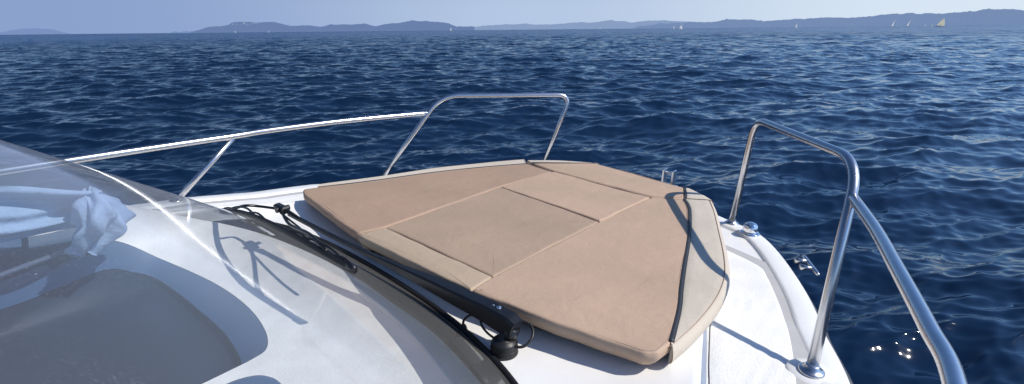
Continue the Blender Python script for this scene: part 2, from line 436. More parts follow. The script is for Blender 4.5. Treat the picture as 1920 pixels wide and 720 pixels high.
rail((-.647, 2.809-.14, -.172), (-.554, 2.85, .326), (-1.10, 2.202, .325), (-1.13, 2.123, .223), (-1.23, 1.80, -.17),
     [(-1.23, 1.6, .232), (-1.30, 1.2, .228), (-1.32, 1.037, .222), (-1.325, .7, .223), (-1.32, .416, .225), (-1.33, .1, .22), (-1.36, -.4, .2), (-1.38, -.9, .16)],
     [((-1.36, .745, -.05), (-1.32, 1.03, .212)), ((-1.38, -.6, -.02), (-1.37, -.58, .18))], -1)

# ---- deck fittings
# domed chrome pop-up fitting beside the starboard front stanchion
fit = MB().add(*lathe((.735, 2.515, -.172), [(.047, 0), (.047, .005), (.041, .009)], 28)).obj('deck_fitting', M['chrome'], boat)
mb = MB().add(*lathe((.735, 2.515, -.165), [(.032, .0), (.034, .012), (.035, .024), (.032, .037), (.024, .046), (.012, .051), (.003, .052)], 26)); mb.obj('dome', M['chrome'], fit)
# mooring cleats on the gunwale edge
for s in (1, -1):
    a = np.array([.965*s, 2.375, -.155]); b = np.array([1.062*s, 2.195, -.155])
    dd = (b-a)/np.linalg.norm(b-a); nn_ = np.array([.875*s, .48, 0])
    mid_ = (a+b)/2+nn_*.028
    L_ = np.linalg.norm(b-a)
    P = [mid_+dd*t*L_*.46 for t in np.linspace(-1, 1, 15)]
    cl = MB().add(*tube(P, [.005+.004*math.sqrt(max(0, 1-t**6)) for t in np.linspace(-1, 1, 15)], 12)).obj('mooring_cleat', M['steel'], boat)
    for t in (-.32, .32):
        q = mid_+dd*t*L_/2
        MB().add(*tube([q-nn_*.05, q-nn_*.02, q], [.015, .009, .009], 12)).obj('cleat_post', M['steel'], cl)
# bow roller: two upright cheeks with a bar between
br_ = MB()
for x in (.098, .158):
    br_.add(*bevel_box((x, 2.95, -.12), (.010, .05, .11), .003))
br_.add(*bevel_box((.128, 2.86, -.178), (.08, .30, .012), .003))
brl = br_.obj('bow_roller', M['steel'], boat, smooth=False)
MB().add(*tube([(.095, 2.95, -.085), (.128, 2.95, -.085), (.161, 2.95, -.085)], .007, 10)).obj('roller_pin', M['chrome'], brl)

# ---- windscreen wiper
wp = empty('wiper', Matrix.Identity(4)); wp.parent = boat; wp.matrix_world = M_BOAT
bx, by = .509, .938
MB().add(*lathe((bx, by, -.094), [(r_*1.28, z_*1.12) for r_, z_ in [(.030, 0), (.0315, .006), (.030, .014), (.0295, .016), (.031, .019), (.029, .026), (.0285, .028), (.030, .031), (.027, .037), (.018, .043), (.011, .046), (.011, .062)]], 28)).obj('spindle_boot', M['rubber'], wp)
# arm: square head over the spindle, deep channel section tapering into a thin rod
axis = [(.538, .953, -.010), (.515, .954, -.003), (.43, .956, .003), (.307, .958, .002), (.18, .958, .002), (.045, .950, .006), (-.03, .944, .010), (-.10, .940, .012), (-.245, .934, .016), (-.43, .924, .026), (-.60, .910, .042)]
wd = [.023, .025, .025, .0235, .0195, .0125, .0105, .0088, .0080, .0078, .0075]; ht = [.026, .029, .026, .022, .018, .012, .010, .007, .007, .0065, .0065]
A_ = np.array(axis); Tn = np.gradient(A_, axis=0); Tn /= np.linalg.norm(Tn, axis=1)[:, None]
curv = []
S = np.linspace(0, len(axis)-1, 61)
Ai = np.array([np.interp(S, range(len(axis)), A_[:, k]) for k in range(3)]).T
Wi = np.interp(S, range(len(axis)), wd); Hi = np.interp(S, range(len(axis)), ht)
Ti = np.gradient(Ai, axis=0); Ti /= np.linalg.norm(Ti, axis=1)[:, None]
mb = MB(); V = []
for p, t, w, h in zip(Ai, Ti, Wi, Hi):
    sd = np.cross(t, [0, 0, 1.]); sd /= np.linalg.norm(sd); up = np.cross(sd, t); c_ = .003
    for a, b in ((-w, -h), (w, -h), (w, h*.7), (w*.72, h), (-w*.72, h), (-w, h*.7)): V.append(p+sd*a+up*b)
K = len(Ai); F = []
for i in range(K-1):
    for k in range(6): a = i*6+k; b = i*6+(k+1) % 6; F.append((a, b, b+6, a+6))
F += [(5, 4, 3, 2, 1, 0), tuple((K-1)*6+k for k in range(6))]
mb.add(V, F); arm = mb.obj('arm', M['blackpaint'], wp, smooth=False)
MB().add(*tube([(bx+.004, by+.008, -.045), (bx+.008, by+.013, -.03), (bx+.012, by+.018, -.012)], [.021, .024, .025], 20)).obj('arm_head', M['blackpaint'], wp)
MB().add(*lathe((.472, .955, .0275), [(.007, 0), (.007, .004), (.003, .005)], 14)).obj('pin', M['chrome'], arm)
MB().add(*lathe((.452, .9555, .0275), [(.003, 0), (.003, .002)], 10)).obj('pin', M['chrome'], arm)
# blade on the glass
def gsurf(x, y):
    """height of the glass above the plan point (x, y) (front face)"""
    best = None
    for h in np.linspace(0, 1, 101):
        pts = np.array(glass_curve(h)); i = np.argmin(abs(pts[:, 0]-x)+(pts[:, 1] < .0)*9)
        d = abs(pts[i, 1]-y)
        if best is None or d < best[0]: best = (d, pts[i, 2])
    return best[1]
bl = []
for t in np.linspace(0, 1, 25):
    x = -.985+t*(.985); y = .80+t*.008
    bl.append((x, y, gsurf(x, y)+.012))
bl = np.array(bl)
k5 = np.ones(7)/7; zz = np.convolve(np.pad(bl[:, 2], 3, 'edge'), k5, 'valid'); bl[:, 2] = zz
blade = MB().add(*tube(bl, .0085, 8, ry=1.5)).obj('blade', M['rubber'], wp)
MB().add(*tube(bl[-2:]+np.array([0, 0, .004]), [.010, .010], 10)).obj('end_clip', M['blackpaint'], blade)
MB().add(*tube(bl[:2]+np.array([0, 0, .004]), [.010, .010], 10)).obj('end_clip', M['blackpaint'], blade)
B = lambda t, up=.0, dy=.0: np.array([np.interp(t*24, range(25), bl[:, k]) for k in range(3)])+np.array([0, dy, up])
fr_ = MB()
jt = np.array([-.645, .900, .052])
def link(*ps, r=.0048): fr_.add(*tube(cr(ps, 5), r, 8))
# main yoke and secondary bows of the blade carrier
link(B(.12, .012), B(.20, .024, .022), jt+np.array([-.12, -.03, -.010]), jt, r=.0060)
link(B(.84, .012), B(.70, .022, .020), jt+np.array([.14, -.04, -.014]), jt, r=.0062)
for a, b in ((.06, .33), (.67, .95)):
    link(B(a, .006), B((a+b)/2-.05, .020, .010), B((a+b)/2+.05, .020, .010), B(b, .006), r=.0046)
for a, b in ((.0, .14), (.26, .42), (.58, .74), (.86, 1.)):
    link(B(a, .006), B((a+b)/2, .017, .006), B(b, .006), r=.0042)
fr_.obj('blade_carrier', M['blackpaint'], wp)
c_ = MB().add(*bevel_box(jt+np.array([0, .004, .002]), (.075, .030, .030), .006))
c_.add(*tube([jt+np.array([0, -.02, 0]), jt+np.array([0, .0, 0]), jt+np.array([0, .035, 0])], .011, 12))
c_.add(*tube([jt+np.array([.01, 0, .002]), (jt+Ai[-1])/2+np.array([.02, 0, .006]), Ai[-4]], [.012, .009, .0065], 10))
c_.obj('blade_joint', M['blackpaint'], wp, smooth=False)
# second thin push rod beside the arm, washer hose loops
MB().add(*tube(cr([(-.62, .885, .048), (-.45, .875, .03), (-.32, .865, .014), (-.2, .858, .006)], 6), .004, 8)).obj('guide_rod', M['blackpaint'], wp)
MB().add(*tube(cr([(.47, .945, -.016), (.50, .985, -.012), (.545, 1.005, -.018), (.572, .985, -.035), (.568, .955, -.052), (.545, .94, -.058), (.525, .94, -.056)], 8), .0042, 10)).obj('washer_hose', M['rubber'], wp)
MB().add(*tube(cr([(.40, .938, -.012), (.372, .935, -.03), (.352, .935, -.055), (.345, .94, -.075)], 8), .0038, 10)).obj('washer_hose', M['rubber'], wp)
MB().add(*lathe((.343, .942, -.092), [(.012, 0), (.011, .006), (.009, .012), (.005, .018)], 14)).obj('washer_nozzle', M['rubber'], wp)
MB().add(*tube(cr([(.41, .945, -.014), (.43, .93, -.035), (.46, .928, -.05), (.49, .93, -.056)], 8), .0035, 10)).obj('washer_hose', M['rubber'], wp)

# ================================================================== SUNPAD CUSHIONS (each lifts off)
TH = .064
def drop(x, y):                                  # faint sag + fall of the pad towards its far edge
    return -.004*max(0, (y-2.25)/.35)

class Cushion:
    def __init__(s, base, label):
        s.b = np.array(base, float)
        s.o = empty('sunpad_cushion', M_BOAT @ Matrix.Translation(base))
        tag(s.o, label, 'cushion', 'sunpad cushions on the foredeck')
    def part(s, name, v, f, m, parent=None, smooth=True):
        v = np.asarray(v)-s.b
        return mesh_obj(name, v, f, m, parent or s.o, smooth)

def slab(loop, top=0., th=TH, rt=.008, rb=.036, dome=.0, bulge=.002, seed=0):
    n = len(loop); nn = poly_norm(loop); rings = []; r_ = np.random.default_rng(seed)
    ph = r_.uniform(0, 6.28, 4); arc = np.r_[0, np.cumsum(np.linalg.norm(np.diff(loop, axis=0), axis=1))]
    wob = .0013*(np.sin(arc*17+ph[0])+np.sin(arc*31+ph[1])+.7*np.sin(arc*53+ph[2]))
    def ring(d, z): 
        q = loop+nn*(d+wob[:, None]*.8); return np.c_[q, np.full(n, z)]
    rings.append(ring(rb, -th)); rings.append(ring(rb*.62, -th*.86)); rings.append(ring(rb*.22, -th*.62))
    rings.append(ring(-bulge*.6, -th*.40)); rings.append(ring(-bulge*.6, -rt*1.3))
    for k in range(1, 6):
        a = k/5*math.pi/2; rings.append(ring(rt*(1-math.cos(a)), -rt+rt*math.sin(a)))
    last = rings[-1]; c = last[:, :2].mean(0)
    for s_ in (.97, .92, .84, .72, .56, .38, .2):
        q = c+(last[:, :2]-c)*s_; rings.append(np.c_[q, np.full(n, dome*(1-s_**3))])
    V, F = loft(rings, close=True); V = [np.array(p) for p in V]
    V.append(np.array([*c, dome])); ci = len(V)-1; b = (len(rings)-1)*n
    for i in range(n): F.append((b+i, b+(i+1) % n, ci))
    F.append(tuple(range(n))[::-1])
    for p in V: p[2] += top+drop(p[0], p[1])+.0016*math.sin(p[0]*9+ph[3])*math.sin(p[1]*8+ph[0])*(p[2] > -.02)
    return V, F

def border(inner, outer, top=0., th=TH, slope=-.004, n=90):
    """cream edge band: from the zip line out, over a rolled edge and down the side"""
    I = resample(cr(inner, 8), n); O = resample(cr(outer, 8), n)
    z0 = np.full(n, .001); cv = []
    def mix(t, z): q = I*(1-t)+O*t; return np.c_[q, z0*0+z]
    cv.append(mix(0, -th)); cv.append(mix(0, -.010)); cv.append(mix(.02, -.001)); cv.append(mix(.06, .001))
    for t in (.25, .5, .75, .9): cv.append(mix(t, .002+slope*t))
    d = O-I; d /= np.linalg.norm(d, axis=1)[:, None]
    oo = lambda e, z: np.c_[O+d*e, z0*0+z]
    cv += [oo(.003, slope-.002), oo(.010, slope-.010), oo(.013, slope-.022), oo(.011, -th*.6), oo(.002, -th+.012), oo(-.014, -th)]
    V, F = loft(cv); F = [q[::-1] for q in F]
    m = len(cv)
    F.append(tuple(j*n for j in range(m))); F.append(tuple(j*n+n-1 for j in range(m))[::-1])
    V = [np.array(p, float) for p in V]
    for p in V: p[2] += top+drop(p[0], p[1])
    return V, F

def zipline(cu, pts, r=.0062, parent=None):
    P = resample(cr(pts, 10), 80); P = np.c_[P, [.0025+drop(x, y) for x, y in P]]
    v, f = tube(P, r, 8, ry=.38); cu.part('zip', v, f, M['zip'], parent)
    P2 = P+np.array([.006, .003, -.001]); v, f = tube(P2, .0022, 6); cu.part('piping', v, f, M['zip'], parent)

def stitches(cu, P, ins, parent, seed=0):
    n = len(P); v, f = tube(np.c_[P, np.array([drop(x, y) for x, y in P])-.0002], .0011, 5); cu.part('stitching', v, f, M['stitch'], parent)

zS = [(.472, 2.295), (.52, 2.225), (.565, 2.13), (.66, 1.88), (.748, 1.614), (.80, 1.46), (.845, 1.333), (.893, 1.165)]
oS = [(.572, 2.375), (.64, 2.24), (.725, 2.045), (.805, 1.86), (.860, 1.717), (.893, 1.60), (.912, 1.46), (.915, 1.30), (.905, 1.150)]
zP = [(-.452, 2.262), (-.595, 2.02), (-.725, 1.742), (-.825, 1.465), (-.93, 1.225)]
oP = [(-.512, 2.318), (-.585, 2.185), (-.665, 2.02), (-.755, 1.829), (-.85, 1.52), (-.94, 1.283), (-.945, 1.235)]

def welt(cu, lp, parent, ins=.009, m=None):
    q = lp+poly_norm(lp)*ins; q = np.vstack([q, q[:1]])
    v, f = tube(np.c_[q, [drop(x, y)-.0015+.0016 for x, y in q]], .0017, 5); cu.part('welt', v, f, m or M['stitch'], parent)
# starboard cushion
cS = Cushion((.6, 1.4, -TH), 'large tan cushion with wide cream edge band on the right, crossed by a rail shadow')
zs_ = resample(cr(zS, 8), 40)
lp = round_loop([(.303, 1.125), (.312, 1.012), (.60, 1.035), (.86, 1.075), (.888, 1.10)]+[tuple(p) for p in zs_[::-1]]+[(.345, 2.208), (.318, 1.78)], .011)
v, f = slab(lp, seed=1, top=.001); tp = cS.part('panel', v, f, M['tan']); welt(cS, lp, tp)
v, f = border(zS, oS); bd = cS.part('edge_band', v, f, M['cream']); zipline(cS, zS)
stitches(cS, resample(np.array([(.33, 1.034), (.60, 1.055), (.84, 1.088), (.868, 1.115)]), 40), 0, tp)
stitches(cS, resample(np.array([(.330, 1.030), (.60, 1.049), (.845, 1.082), (.874, 1.112)]), 40), 0, tp)
v, f = tube(np.c_[resample(cr(oS, 8), 80)-np.array([.006, .002]), np.full(80, -.0015)], .0016, 5); cS.part('stitching', v, f, M['stitch'], bd)
# port cushion
cP = Cushion((-.6, 1.5, -TH), 'tan cushion with narrow cream edge band on the far left of the sunpad')
zp_ = resample(cr(zP, 8), 40)
lp = round_loop([(-.318, 1.03), (-.291, 1.145), (-.289, 1.84), (-.245, 2.236)]+[tuple(p) for p in zp_]+[(-.955, 1.16), (-.90, 1.135), (-.86, 1.125), (-.60, 1.075)], .02)
v, f = slab(lp, seed=2, top=.001); tp = cP.part('panel', v, f, M['tan_port']); welt(cP, lp, tp)
v, f = border(zP[::-1], oP[::-1], slope=.006); bd = cP.part('edge_band', v, f, M['cream']); zipline(cP, zP, .003)
stitches(cP, resample(np.array([(-.345, 1.056), (-.60, 1.098), (-.85, 1.146)]), 40), 0, tp)
# bow cushion
cB = Cushion((.05, 2.35, -TH), 'small wedge shaped tan cushion at the bow end of the sunpad')
lp = round_loop([(-.236, 2.244), (.345, 2.218), (.468, 2.305), (.435, 2.39), (.400, 2.470), (.1, 2.532), (-.17, 2.555), (-.20, 2.535), (-.30, 2.43), (-.437, 2.293)], .009)
v, f = slab(lp, seed=3, dome=.004); welt(cB, lp, cB.part('panel', v, f, M['tan']))
for a, b in (([(.472, 2.312), (.44, 2.39), (.404, 2.468)], [(.572, 2.388), (.505, 2.445), (.425, 2.490)]), ([(-.175, 2.552), (-.30, 2.436), (-.445, 2.300)], [(-.165, 2.585), (-.37, 2.47), (-.505, 2.340)])):
    v, f = border(a[::1], b[::1], n=40)
    if a[0][0] > 0: pass
    cB.part('edge_band', v, f, M['cream']); zipline(cB, a, .0035)
# centre cushions
cF = Cushion((.03, 2.0, -TH), 'small trapezoid tan cushion in the middle, next to the bow cushion')
lp = round_loop([(-.286, 1.843), (.316, 1.781), (.3415, 2.204), (-.2415, 2.237)], .008); v, f = slab(lp, seed=4, top=.002); cF.part('panel', v, f, M['tan'])
cM = Cushion((0, 1.5, -TH), 'large square tan cushion in the centre of the sunpad')
lp = round_loop([(-.287, 1.1445), (.299, 1.1245), (.315, 1.7785), (-.286, 1.8405)], .008); v, f = slab(lp, seed=5, top=-.001); cM.part('panel', v, f, M['tan_mid'])
cA = Cushion((0, 1.08, -TH), 'narrow beige strip cushion in the centre, nearest the windscreen wiper')
lp = round_loop([(-.315, 1.028), (.3085, 1.010), (.299, 1.122), (-.287, 1.142)], .008); v, f = slab(lp, seed=6, top=-.001, dome=.004); tp = cA.part('panel', v, f, M['tan_strip'])
stitches(cA, resample(np.array([(-.29, 1.05), (.285, 1.032)]), 40), 0, tp)

# ================================================================== white cloth behind the glass
cb = np.array([-.95, .2, -.02])
clo = empty('white_cloth', M_BOAT @ Matrix.Translation(tuple(cb)))
tag(clo, 'bunched white cloth hanging inside the left end of the windscreen', 'cloth')
def clothz(u, v):
    """u along the boat, v down: folds running lengthways"""
    y = -.45+u*.84; z = .385-.16*u-(v*(.20-.02*u))
    amp = (.35+.65*u)
    d = .030*math.sin(v*9+2.2*math.sin(u*2.6))*amp+.016*math.sin(v*21+u*7)*amp+.011*math.sin(u*15+v*6)
    return np.array([-.90+.05*math.sin(u*3)-.06*v+d, y, z+.012*math.sin(u*11+v*4)])
nu, nv = 70, 40
V = [clothz(i/nu, j/nv)-cb for j in range(nv+1) for i in range(nu+1)]
F = [(j*(nu+1)+i, j*(nu+1)+i+1, (j+1)*(nu+1)+i+1, (j+1)*(nu+1)+i) for j in range(nv) for i in range(nu)]
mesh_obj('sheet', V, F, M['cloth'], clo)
# bunched, knotted end
V = []; nk, na = 40, 36
for i in range(nk+1):
    t = i/nk; c0 = np.array([-.86+.02*math.sin(t*5), .36-.05*t+.03*math.sin(t*3.2), .215-.22*t])
    r = .018+.045*math.sin(math.pi*min(1, t*1.02))**.7+.012*t
    for k in range(na):
        a = 2*math.pi*k/na
        rr_ = r*(1+.30*math.sin(3*a+6*t)+.20*math.sin(7*a-9*t+1)+.08*math.sin(12*a+14*t))
        V.append(c0+np.array([rr_*.7*math.cos(a), rr_*math.sin(a), .012*math.sin(5*a+8*t)])-cb)
F = [(i*na+k, i*na+(k+1) % na, (i+1)*na+(k+1) % na, (i+1)*na+k) for i in range(nk) for k in range(na)]
F += [tuple(range(na)), tuple(nk*na+k for k in range(na))[::-1]]
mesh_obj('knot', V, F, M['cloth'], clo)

# ================================================================== WATER
def build_water():
    cx, cy = 1.32, 0.
    rs = [0.4]
    while rs[-1] < 16: rs.append(rs[-1]*1.0062)
    while rs[-1] < 160: rs.append(rs[-1]*1.005)
    while rs[-1] < 700: rs.append(rs[-1]*1.009)
    while rs[-1] < 45000: rs.append(rs[-1]*1.06)
    rs = np.array(rs)
    fine = np.arange(-112, 32.01, .135); coarse = np.arange(33.0, 247.5, 1.5)
    az = np.radians(np.r_[fine, coarse]); na = len(az); nr = len(rs)
    rr, aa = np.meshgrid(rs, az, indexing='ij')
    X0 = (cx+rr*np.sin(aa)).astype(np.float32); Y0 = (cy+rr*np.cos(aa)).astype(np.float32)
    dr = np.gradient(rs).astype(np.float32)
    sp = np.maximum(dr, rs*.0024*.6)
    X = X0.copy(); Y = Y0.copy(); Zh = np.zeros_like(X0)
    r2 = np.random.default_rng(5)
    nW = 150
    lam = np.exp(np.linspace(math.log(.105), math.log(8.), nW))*r2.uniform(.97, 1.03, nW)
    main = R(-52)                                # travel direction, azimuth
    # slow patchiness so that the chop comes in groups
    for i in range(nW):
        l = lam[i]; k = 2*math.pi/l
        spread = .48 if l < 1.2 else .5
        th = main+r2.normal(0, spread)
        slope = .0355*(1.0 if l < 1.0 else (1.0/l)**.55)*(1.12 if l < .45 else 1)
        a = slope/k
        w = np.clip((l/sp-1.9)/1.8, 0, 1)
        if w.max() <= 0: continue
        jm = int(np.argmax(w <= 0)) if (w <= 0).any() else nr
        if jm == 0: jm = nr
        j0 = 0
        kx, ky = k*math.sin(th), k*math.cos(th)
        ph = r2.uniform(0, 6.283)
        x = X0[:jm]; y = Y0[:jm]
        q = kx*x+ky*y+ph
        # phase modulation breaks up the long straight crests
        q = q+.9*np.sin(.21*k*(x*math.cos(th+.4)-y*math.sin(th+.4))+ph*3)
        ww = (a*w[:jm])[:, None].astype(np.float32)
        mod = (1+.55*np.sin(.23*x*math.cos(i)+.19*y*math.sin(i*1.3)+ph*5)).astype(np.float32)
        ww = ww*mod
        Zh[:jm] += ww*np.cos(q)
        s = ww*np.sin(q)*.75
        X[:jm] -= s*math.sin(th); Y[:jm] -= s*math.cos(th)
    # calm inside the hull footprint
    inside = (np.abs(X0) < 1.05) & (Y0 < 2.3) & (Y0 > -3.6)
    Zh = np.where(inside, np.minimum(Zh, .02), Zh)
    co = np.stack([X, Y, Zh], -1).reshape(-1, 3).astype(np.float32)
    i = np.arange(nr-1)[:, None]; j = np.arange(na)[None, :]
    a = i*na+j; b = i*na+(j+1) % na
    quads = np.stack([a, b, b+na, a+na], -1).reshape(-1, 4)[:, ::-1]
    co = np.vstack([co, [[cx, cy, 0]]]).astype(np.float32)
    nq = len(quads)
    me = bpy.data.meshes.new('water')
    tri = np.stack([np.full(na, nr*na), (np.arange(na)+1) % na, np.arange(na)], -1)[:, ::-1]
    loops = np.r_[quads.reshape(-1), tri.reshape(-1)].astype(np.int32)
    starts = np.r_[np.arange(nq)*4, nq*4+np.arange(na)*3].astype(np.int32)
    me.vertices.add(len(co)); me.vertices.foreach_set('co', co.reshape(-1))
    me.loops.add(len(loops)); me.loops.foreach_set('vertex_index', loops)
    me.polygons.add(len(starts)); me.polygons.foreach_set('loop_start', starts)
    me.polygons.foreach_set('use_smooth', np.ones(len(starts), dtype=bool))
    me.update(calc_edges=True)
    o = bpy.data.objects.new('water', me); COL.objects.link(o); o['kind'] = 'structure'
    return o
water = build_water()
def water_mat():
    m, nt, b = new_mat('sea_water'); L = nt.links.new
    b.inputs['Base Color'].default_value = (.0028, .012, .038, 1)
    b.inputs['Roughness'].default_value = .07; b.inputs['IOR'].default_value = 1.333
    tc = N(nt, 'ShaderNodeTexCoord')
    mp = N(nt, 'ShaderNodeMapping'); mp.inputs['Rotation'].default_value = (0, 0, R(52)); mp.inputs['Scale'].default_value = (1., .55, 1.)
    mp.inputs['Rotation'].default_value = (0, 0, R(-48))
    mp.inputs['Scale'].default_value = (.55, 1., 1.)
    L(tc.outputs['Object'], mp.inputs['Vector'])
    geo = N(nt, 'ShaderNodeNewGeometry'); ln = N(nt, 'ShaderNodeVectorMath', operation='LENGTH'); L(geo.outputs['Position'], ln.inputs[0])
    def dist_ramp(a, b_, lo, hi):
        r = N(nt, 'ShaderNodeMapRange', interpolation_type='SMOOTHSTEP')
        for k, v_ in (('From Min', a), ('From Max', b_), ('To Min', lo), ('To Max', hi)): r.inputs[k].default_value = v_
        L(ln.outputs['Value'], r.inputs['Value']); return r
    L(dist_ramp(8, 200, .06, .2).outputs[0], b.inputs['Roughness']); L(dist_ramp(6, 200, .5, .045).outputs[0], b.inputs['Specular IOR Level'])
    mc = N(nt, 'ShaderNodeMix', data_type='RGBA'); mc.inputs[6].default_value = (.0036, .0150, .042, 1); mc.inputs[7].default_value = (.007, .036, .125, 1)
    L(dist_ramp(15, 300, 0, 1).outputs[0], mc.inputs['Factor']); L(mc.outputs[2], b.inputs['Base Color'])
    # facet slopes: ripples of several sizes tilt the surface normal (capillaries near, wavelets far)
    acc = None
    for sc, det, dist_, rp in ((11., 3., .6, (3, 25, .05, .18)), (3.4, 3., .3, (5, 40, .025, .30)), (1.1, 3., .4, (10, 90, .03, .42)), (.33, 3., .4, (30, 200, .0, .55))):
        n = N(nt, 'ShaderNodeTexNoise', Scale=sc, Detail=det, Roughness=.62, Distortion=dist_); L(mp.outputs[0], n.inputs['Vector'])
        sb = N(nt, 'ShaderNodeVectorMath', operation='SUBTRACT'); sb.inputs[1].default_value = (.5, .5, .5); L(n.outputs['Color'], sb.inputs[0])
        scl = N(nt, 'ShaderNodeVectorMath', operation='SCALE'); L(sb.outputs[0], scl.inputs[0]); L(dist_ramp(*rp).outputs[0], scl.inputs['Scale'])
        if acc is None: acc = scl
        else:
            ad = N(nt, 'ShaderNodeVectorMath', operation='ADD'); L(acc.outputs[0], ad.inputs[0]); L(scl.outputs[0], ad.inputs[1]); acc = ad
    fl = N(nt, 'ShaderNodeVectorMath', operation='MULTIPLY'); fl.inputs[1].default_value = (2., 2., 0.); L(acc.outputs[0], fl.inputs[0])
    gn = N(nt, 'ShaderNodeTexNoise', Scale=.055, Detail=3., Roughness=.6, Distortion=.8); L(mp.outputs[0], gn.inputs['Vector'])   # gust patches
    gr = N(nt, 'ShaderNodeMapRange'); gr.inputs['From Min'].default_value = .35; gr.inputs['From Max'].default_value = .66; gr.inputs['To Min'].default_value = .45; gr.inputs['To Max'].default_value = 1.5
    L(gn.outputs['Fac'], gr.inputs['Value'])
    gs = N(nt, 'ShaderNodeVectorMath', operation='SCALE'); L(fl.outputs[0], gs.inputs[0]); L(gr.outputs[0], gs.inputs['Scale']); fl = gs
    ad = N(nt, 'ShaderNodeVectorMath', operation='ADD'); L(geo.outputs['Normal'], ad.inputs[0]); L(fl.outputs[0], ad.inputs[1])
    nm = N(nt, 'ShaderNodeVectorMath', operation='NORMALIZE'); L(ad.outputs[0], nm.inputs[0])
    L(nm.outputs[0], b.inputs['Normal'])
    return m
water.data.materials.append(water_mat())

# ================================================================== HILLS
EYE = Vector((1.321, 0, 0)); EZ = 2.098
def ridge(name, prof, dist, m, rough=.0, fine=.05, depth=.25, seed=1):
    """wooded ridge: foot at the shore, ridge line at the given bearings/heights, back slope"""
    r_ = np.random.default_rng(seed)
    P = np.array(prof); A = np.arange(P[0, 0], P[-1, 0], fine); E = np.interp(A, P[:, 0], P[:, 1])
    K = len(A); nz = np.zeros(K)
    for o in range(7):
        s_ = 2**o; n = r_.normal(0, 1, int(K/ s_)+3); nz += np.interp(np.arange(K)/s_, np.arange(len(n)), n)*(s_**.55)
    E = np.maximum(E+rough*nz*.18*np.minimum(1, E/.25), .0)
    rows = []
    prof_t = [(0, -.02), (.05, .10), (.2, .38), (.45, .68), (.75, .90), (1, 1.0), (1.5, .6), (2.2, -.02)]
    for d, h in prof_t:
        row = []
        for i in range(K):
            jit = 1+.05*math.sin(A[i]*2.3+d*5)+.04*math.sin(A[i]*5.1+d*9+seed)
            D = dist*(1+depth*d*(jit if d not in (0,) else 1)); a = R(A[i])
            zz_ = EZ*(1 if h > 0 else 0)+math.tan(R(E[i]))*dist*(1+depth)*h+(r_.normal(0, .6)*h*E[i]*dist*.0006 if 0 < h < 1 else 0)
            if h < 0: zz_ = -8
            row.append((EYE.x+D*math.sin(a), D*math.cos(a), zz_))
        rows.append(row)
    v, f = loft(rows); o = MB().add(v, [q[::-1] for q in f]).obj(name, m); o['kind'] = 'structure'
    return o
isle = [(-84.5, .02), (-83.31, .16), (-82.67, .309), (-81.87, .403), (-80.92, .418), (-80.12, .372), (-79.56, .16), (-79.02, .0)]
islet = [(-72.25, .0), (-71.69, .103), (-71.45, .054), (-70.85, .173), (-70.62, .045), (-70.2, .0)]
far = [(-71.07, .03), (-70.35, .136), (-69.77, .295), (-69.32, .432), (-69.1, .502), (-68.01, .519), (-67.42, .611), (-67.16, .825), (-66.61, .919), (-65.7, .892), (-65.02, .866), (-63.84, .96), (-63.13, .933), (-61.96, .681), (-60.72, .774), (-59.99, .67), (-59.26, .513), (-58.23, .659), (-56.94, .703), (-55.9, .748), (-54.84, .793), (-53.8, .552), (-52.71, .728), (-51.35, .824), (-49.98, .999), (-49.44, .863), (-47.5, .796), (-46.39, .681), (-45.56, .46), (-44.72, .345), (-43.59, .334), (-41.89, .508), (-40.47, .576), (-39.06, .508), (-37.36, .465), (-35.66, .475), (-33.97, .592), (-32.3, .734), (-31.46, .645), (-30.63, .715), (-29.27, .884), (-28.17, .792), (-27.08, .647), (-25.48, .757), (-23.37, .703), (-21.56, .628), (-20.03, .506), (-18.51, .285)]
near = [(-26.9, .02), (-26.3, .175), (-25.3, .30), (-24.4, .458), (-23.09, .468), (-22.06, .506), (-20.79, .617), (-19.53, .499), (-18.54, .586), (-17.34, .718), (-16.14, .724), (-13.81, .711), (-12.01, .752), (-9.85, .76), (-8.18, .798), (-6.59, .9), (-5.06, .999), (-3.57, 1.071), (-2.12, 1.013), (-.72, .936), (.1, 1.038), (.6, 1.004), (1.54, 1.118), (2.46, 1.169), (3.68, 1.131), (5.95, 1.17), (10.93, 1.062), (16.91, .599), (20, .2), (22, 0)]
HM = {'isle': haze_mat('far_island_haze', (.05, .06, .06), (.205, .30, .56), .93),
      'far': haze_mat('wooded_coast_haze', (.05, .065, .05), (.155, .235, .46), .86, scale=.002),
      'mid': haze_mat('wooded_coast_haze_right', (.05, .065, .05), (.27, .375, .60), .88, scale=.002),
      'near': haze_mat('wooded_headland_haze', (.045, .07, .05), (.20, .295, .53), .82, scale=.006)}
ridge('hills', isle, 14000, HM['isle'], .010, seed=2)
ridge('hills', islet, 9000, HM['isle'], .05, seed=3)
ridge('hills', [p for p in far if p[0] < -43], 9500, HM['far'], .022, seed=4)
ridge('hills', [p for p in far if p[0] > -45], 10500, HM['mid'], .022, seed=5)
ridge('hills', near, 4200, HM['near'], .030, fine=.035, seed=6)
# pale bare rock on the shoulder of the left coast
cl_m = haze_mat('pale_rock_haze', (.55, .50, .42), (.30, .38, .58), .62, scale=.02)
rows = []
A = np.arange(-67.25, -64.9, .05)
for t in np.linspace(0, 1, 6):
    row = []
    for a_ in A:
        e = np.interp(a_, [p[0] for p in far], [p[1] for p in far])
        top = e-.03+.02*math.sin(a_*13); bot = e-.22+.07*math.sin(a_*7.3)+.05*math.sin(a_*19)+.10*max(0, (a_+66)/1.2)
        ee = bot+(top-bot)*t; D = 9500*(1.10+.13*t)
        row.append((EYE.x+D*math.sin(R(a_)), D*math.cos(R(a_)), EZ+math.tan(R(ee))*D))
    rows.append(row)
v, f = loft(rows); tag(MB().add(v, f).obj('cliff', cl_m), kind='structure')

